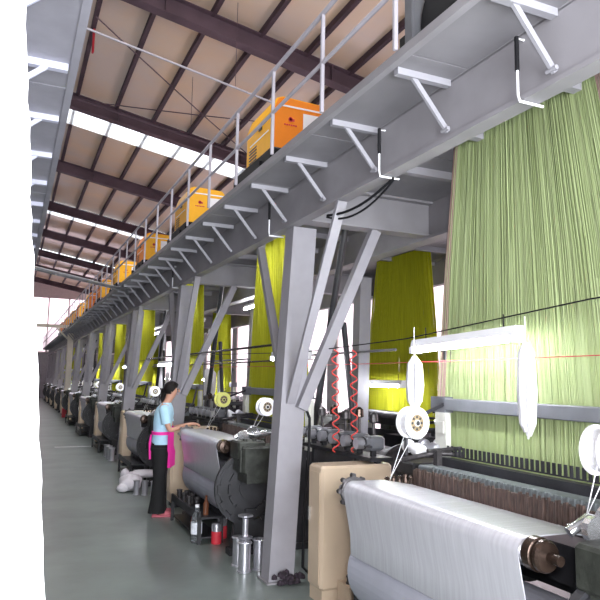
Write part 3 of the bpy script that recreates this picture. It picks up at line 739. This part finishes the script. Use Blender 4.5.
# row of bobbins under the third loom and the bag
for i in range(5):
    bobbin(1.70 + .105 * i, 9.36 - .07 * i, 0, .20, .048, 'steel bobbin in the floor row beside the white bag, %s from the left' % ORD[i], 'bobbins beside the bag')
for i in range(5):
    bobbin(1.88 + .03 * (i % 2), 13.9 - .18 * i, 0, .24, .065, 'steel bobbin in the far floor row before the fourth loom, %s from the left' % ORD[i], 'bobbins before the fourth loom')
def blob(cx, cy, cz, rx, ry, rz, n=22, m=14, seed=1):
    rnd = random.Random(seed); ph = [(rnd.uniform(2, 7), rnd.uniform(0, 6), rnd.uniform(.03, .09)) for _ in range(7)]
    vs = []; fs = []
    for j in range(m + 1):
        p = PI * j / m
        for i in range(n):
            t = 2 * PI * i / n; d = 1 + sum(a * math.sin(f * t + s + f * p * .8) for f, s, a in ph) * math.sin(p)
            vs.append((cx + rx * d * math.sin(p) * math.cos(t), cy + ry * d * math.sin(p) * math.sin(t), max(.004, cz + rz * d * math.cos(p))))
    for j in range(m):
        for i in range(n): fs.append([j * n + i, j * n + (i + 1) % n, (j + 1) * n + (i + 1) % n, (j + 1) * n + i])
    return vs, fs
q = MB(); q.add(*blob(1.68, 9.75, .11, .16, .22, .12, seed=3), smooth=True); q.add(*blob(1.90, 9.95, .20, .22, .12, .06, seed=5), smooth=True); q.add(*blob(1.55, 9.62, .06, .08, .09, .06, seed=8), smooth=True)
q.add(*blob(1.62, 9.9, .2, .05, .09, .09, seed=11), smooth=True); tag(q.build('plastic_bag', M['bag'], base=(1.7, 9.8, 0)), 'crumpled white plastic bag lying on the floor behind the woman', 'bag')
# bobbin shelf at the foot of the near cabinet
t = thing('bobbin_shelf', 'little shelf of dark bobbins at the foot of the nearest cream cabinet', 'shelf', (2.45, 4.25, 0))
part(MB().box(2.30, 2.86, 4.22, 4.40, .16, .175).box(2.30, 2.32, 4.22, 4.40, 0, .16).box(2.84, 2.86, 4.22, 4.40, 0, .16), 'board', M['cream'], t)
for i in range(6):
    bobbin(2.35 + .085 * i, 4.30, .175, .06, .03, 'small dark bobbin on the cabinet foot shelf, %s from the left' % ORD[i], 'bobbins on the cabinet shelf', M['dark'])
tag(MB().lathe([(.07, 0), (.11, .03), (.13, .06), (.125, .06), (.10, .03), (.06, .012)], (2.25, 4.08, 0), n=24).build('metal_bowl', M['chrome'], base=(2.25, 4.08, 0)), 'shiny metal bowl on the floor under the foreground cloth', 'bowl')
tag(MB().box(1.0, 1.8, 15.9, 16.0, .001, .006).build('floor_strip', M['line'], base=(1.4, 15.95, 0)), 'short white strip across the aisle floor', 'floor marking')  # thin pale strip laid flat across the aisle

# ------------------------------------------------------------------ woman
def skinmesh(name, chains, m, parent, sub=2):
    """chains: list of lists of (x,y,z,r); shared first vertex by equal coordinates"""
    vs = []; es = []; rs = []; idx = {}
    for ch in chains:
        pv = None
        for (x, y, z, r) in ch:
            key = (round(x, 4), round(y, 4), round(z, 4))
            if key not in idx: idx[key] = len(vs); vs.append((x, y, z)); rs.append(r)
            i = idx[key]
            if pv is not None and pv != i: es.append((pv, i))
            pv = i
    me = bpy.data.meshes.new(name + '_cage'); me.from_pydata(vs, es, [])
    o = bpy.data.objects.new(name + '_cage', me); COL.objects.link(o)
    sk = o.modifiers.new('s', 'SKIN'); 
    if not me.skin_vertices: 
        bpy.context.view_layer.update()
    if not me.skin_vertices:
        me.attributes.new('x', 'FLOAT', 'POINT')
    lay = me.skin_vertices[0].data
    for i, r in enumerate(rs): lay[i].radius = (r, r) if not isinstance(r, tuple) else r
    lay[0].use_root = True
    sk.use_smooth_shade = True
    ss = o.modifiers.new('ss', 'SUBSURF'); ss.levels = sub; ss.render_levels = sub
    bpy.context.view_layer.update()
    ev = o.evaluated_get(bpy.context.evaluated_depsgraph_get())
    m2 = bpy.data.meshes.new_from_object(ev); m2.name = name
    bpy.data.objects.remove(o, do_unlink=True)
    return m2
def add_mesh(name, me, m, parent, base):
    for v in me.vertices: v.co = v.co - Vector(base)
    me.materials.clear(); me.materials.append(m)
    for p in me.polygons: p.use_smooth = True
    o = bpy.data.objects.new(name, me); COL.objects.link(o); o.parent = parent
    return o
PX, PY = 1.72, 7.93
wm = thing('person', 'woman in pale blue shirt, black trousers and pink apron working at the second loom', 'person', (PX, PY, 0))
def P(f, s, z, r): return (PX + f, PY + s, z, r)     # f forward (+x), s to her left (+y)
hip = P(-.01, 0, .86, .115)
body = [
    [hip, P(.0, 0, .98, .10), P(.0, 0, 1.12, .105), P(.02, 0, 1.24, .11), P(.035, 0, 1.31, .06), P(.055, 0, 1.37, .042), P(.08, 0, 1.42, .062), P(.095, 0, 1.485, .078), P(.095, 0, 1.535, .058)],
]
for s in (-1, 1):
    body.append([hip, P(-.01, s * .085, .80, .085), P(.0, s * .09, .62, .066), P(.0, s * .09, .46, .050), P(-.01, s * .09, .26, .046), P(-.02, s * .09, .09, .032), P(.03, s * .09, .04, .03), P(.12, s * .095, .025, .022)])
    fz = 1.10
    body.append([P(.02, 0, 1.24, .11), P(.02, s * .11, 1.275, .055), P(.03, s * .165, 1.24, .046), P(.06, s * .185, 1.12, .038), P(.10, s * .18, 1.01, .033), P(.22, s * .12, 1.045, .028), P(.315, s * .07, 1.075, .019), P(.345, s * .065, 1.08, .020)])
me = skinmesh('body', body, M['skin'], wm)
bd = add_mesh('body', me, M['skin'], wm, (PX, PY, 0))
# hands: palm grown from the wrist with four unequal bent fingers and a thumb
for s in (-1, 1):
    hx, hy, hz = .345, s * .065, 1.082
    palm = P(hx + .01, hy, hz, .019)
    ch = [[P(hx - .03, hy, hz - .004, .017), palm]]
    for i, (o, l) in enumerate(((-.024, .060), (-.008, .070), (.008, .066), (.023, .052))):
        kx = hx + .045
        ch.append([palm, P(hx + .03, hy + o * .8, hz + .002, .012), P(kx, hy + o, hz + .002, .0088), P(kx + l * .5, hy + o * 1.15, hz - .004, .0078), P(kx + l * .8, hy + o * 1.15, hz - .022, .0068), P(kx + l * .88, hy + o * 1.15, hz - .036, .006)])
    ch.append([palm, P(hx + .012, hy - s * .026, hz - .004, .010), P(hx + .036, hy - s * .042, hz - .012, .009), P(hx + .058, hy - s * .044, hz - .022, .0078)])
    me = skinmesh('hand', ch, M['skin'], wm, 1)
    add_mesh('hand', me, M['skin'], wm, (PX, PY, 0))
# face features
hc = Vector((PX + .10, PY, 1.485))
q = MB(); q.add([hc + Vector(v) for v in ((.072, -.010, .025), (.072, .010, .025), (.094, -.012, -.018), (.094, .012, -.018), (.070, -.012, -.026), (.070, .012, -.026), (.098, 0, -.014))],
                [(0, 1, 3, 6, 2), (2, 6, 3, 5, 4), (0, 2, 4), (1, 5, 3)], smooth=True); part(q, 'nose', M['skin'], wm)
for s in (-1, 1):
    q = MB(); q.add(*[a for a in blob(hc.x + .066, hc.y + s * .030, hc.z + .012, .009, .012, .006, 8, 6)]); part(q, 'eye', M['eye'], wm)
    q = MB(); q.add(*blob(hc.x - .002, hc.y + s * .074, hc.z - .005, .016, .008, .027, 10, 8), smooth=True); part(q, 'ear', M['skin'], wm)
q = MB(); q.add(*blob(hc.x + .066, hc.y, hc.z - .045, .010, .022, .006, 10, 6)); part(q, 'mouth', M['lips'], wm)
# hair: cap over the crown and back, bun/ponytail at the nape
q = MB(); vs = []; fs = []; n, m_ = 24, 12
for j in range(m_ + 1):
    for i in range(n):
        t = 2 * PI * i / n; front_ = max(0, math.cos(t))
        pmax = PI * (.70 - .40 * front_ ** 1.0); p = pmax * j / m_
        k_ = 1 + .03 * math.sin(9 * t)
        vs.append((hc.x - .012 + .100 * k_ * math.sin(p) * math.cos(t), hc.y + .088 * k_ * math.sin(p) * math.sin(t), hc.z + .015 + .100 * math.cos(p)))
for j in range(m_):
    for i in range(n): fs.append([j * n + i, (j + 1) * n + i, (j + 1) * n + (i + 1) % n, j * n + (i + 1) % n])
q.add(vs, fs, smooth=True); q.add(*blob(hc.x - .095, hc.y, hc.z - .02, .04, .035, .05, 12, 8, 2), smooth=True)
q.path([(hc.x - .10, hc.y, hc.z - .04), (hc.x - .12, hc.y + .005, hc.z - .10), (hc.x - .115, hc.y + .01, hc.z - .18)], [.03, .025, .008], n=8)
part(q, 'hair', M['hair'], wm)
# shirt
q = MB(); A = lambda f, z, rx, ry: ((PX + f, PY, z), rx, ry)
q.rings([A(-.005, .84, .118, .165), A(-.01, .90, .116, .160), A(-.005, 1.0, .106, .142), A(.0, 1.10, .115, .150), A(.012, 1.20, .118, .165), A(.02, 1.27, .100, .155), A(.03, 1.315, .070, .10), A(.04, 1.335, .052, .060)], 20)
for s in (-1, 1):
    q.path([(PX + .02, PY + s * .09, 1.27), (PX + .025, PY + s * .155, 1.25), (PX + .042, PY + s * .182, 1.17), (PX + .062, PY + s * .187, 1.09)], [.055, .064, .058, .060], n=14)
part(q, 'shirt', M['shirt'], wm)
# trousers
q = MB(); q.rings([A(-.01, .70, .10, .15), A(-.012, .78, .125, .165), A(-.01, .88, .112, .155), A(-.005, .93, .104, .143)], 20)
for s in (-1, 1):
    q.rings([((PX - .02, PY + s * .09, .045), .105, .088), ((PX - .015, PY + s * .09, .20), .085, .075), ((PX - .005, PY + s * .09, .46), .075, .070), ((PX - .003, PY + s * .088, .65), .092, .082), ((PX - .008, PY + s * .08, .80), .112, .092)], 16)
part(q, 'trousers', M['trous'], wm)
# apron: bent sheet over the front and right side with a tied band
q = MB(); vs = []; fs = []; nu, nv = 14, 10
for j in range(nv + 1):
    z = 1.02 - j * (1.02 - .60) / nv
    for lay, off in ((0, 0.), (1, .008)):
        for i in range(nu + 1):
            t = -.95 + 1.85 * i / nu
            rx = (.135 + .01 * math.sin(t * 9 + z * 4) + (.02 if z < .8 else 0)) + off; ry = .172 + off
            vs.append((PX + rx * math.cos(t) - .005, PY + ry * math.sin(t), z + .03 * math.sin(t * 2)))
row = 2 * (nu + 1)
for j in range(nv):
    for lay in (0, 1):
        for i in range(nu):
            a = j * row + lay * (nu + 1) + i; b_ = a + 1; c = a + row; d = c + 1
            fs.append([a, b_, d, c] if lay else [a, c, d, b_])
q.add(vs, fs, smooth=True)
for lay in (0,):
    q.rings([A(-.005, .955, .124, .168), A(-.005, .99, .124, .166)], 20)
q.path([(PX - .13, PY - .02, .95), (PX - .14, PY - .03, .85), (PX - .13, PY - .05, .66)], [.010, .018, .014], n=6)
q.path([(PX + .10, PY - .10, 1.0), (PX + .08, PY - .11, 1.12)], .012, n=5)
part(q, 'apron', M['pink'], wm)
for s in (-1, 1):
    q = MB(); q.box(PX - .075, PX + .165, PY + s * .093 - .042, PY + s * .093 + .042, 0, .022, bev=.008)
    q.add(*blob(PX + .09, PY + s * .093, .035, .07, .04, .03, 12, 8, 4), smooth=True); q.add(*blob(PX - .04, PY + s * .093, .04, .035, .034, .035, 12, 8, 6), smooth=True)
    part(q, 'sandal', M['shoe'], wm)

wm.rotation_euler = (0, 0, -.30)
# ------------------------------------------------------------------ light
w = bpy.data.worlds.new('sky'); SC.world = w; w.use_nodes = True
bg = w.node_tree.nodes['Background']; bg.inputs['Color'].default_value = (.86, .92, 1.0, 1); bg.inputs['Strength'].default_value = 2.3
def area(name, loc, rot, sx, sy, e, col=(1, 1, 1)):
    l = bpy.data.lights.new(name, 'AREA'); l.shape = 'RECTANGLE'; l.size = sx; l.size_y = sy; l.energy = e; l.color = col
    o = bpy.data.objects.new(name, l); COL.objects.link(o); o.location = loc; o.rotation_euler = rot; return o
area('doorway_daylight', (1.0, YB + .1, 1.8), (PI / 2 + .42, 0, 0), 4.2, 3.4, 560, (.93, .96, 1))
for i, (a, b) in enumerate(sky_bands):
    area('skylight_daylight', (2.2, (a + b) / 2, roofz(2.2) - .35), (0, math.atan(.18), 0), 9.5, 1.2, 170, (1, .98, .96))

fl = area('camera_flash', (.06, -.02, 1.78), (0, 0, 0), .22, .16, 50, (1, .97, .98))
fl.rotation_euler = Vector((-.42, -.88, -.12)).to_track_quat('Z', 'Y').to_euler()
# ------------------------------------------------------------------ camera
F = 640.
dY = Vector((-288, -74, -F)).normalized(); dZ = Vector((90, (F * F - 288 * 90) / 74., -F)).normalized(); dX = dY.cross(dZ)
cam = bpy.data.cameras.new('camera'); co = bpy.data.objects.new('camera', cam); COL.objects.link(co)
R3 = Matrix((dX, dY, dZ))     # rows: world axes in camera space -> columns of cam->world
co.matrix_world = Matrix.Translation((0, 0, 1.65)) @ R3.to_4x4()
cam.sensor_fit = 'HORIZONTAL'; cam.sensor_width = 36; cam.lens = 36 * F / 600; cam.clip_start = .05; cam.clip_end = 300
SC.camera = co
vs_ = SC.view_settings; vs_.view_transform = 'Standard'; vs_.look = 'None'; vs_.exposure = .75; vs_.gamma = 1.; vs_.use_curve_mapping = False
SC.cycles.max_bounces = 8; SC.cycles.diffuse_bounces = 5
SC.cycles.use_denoising = True
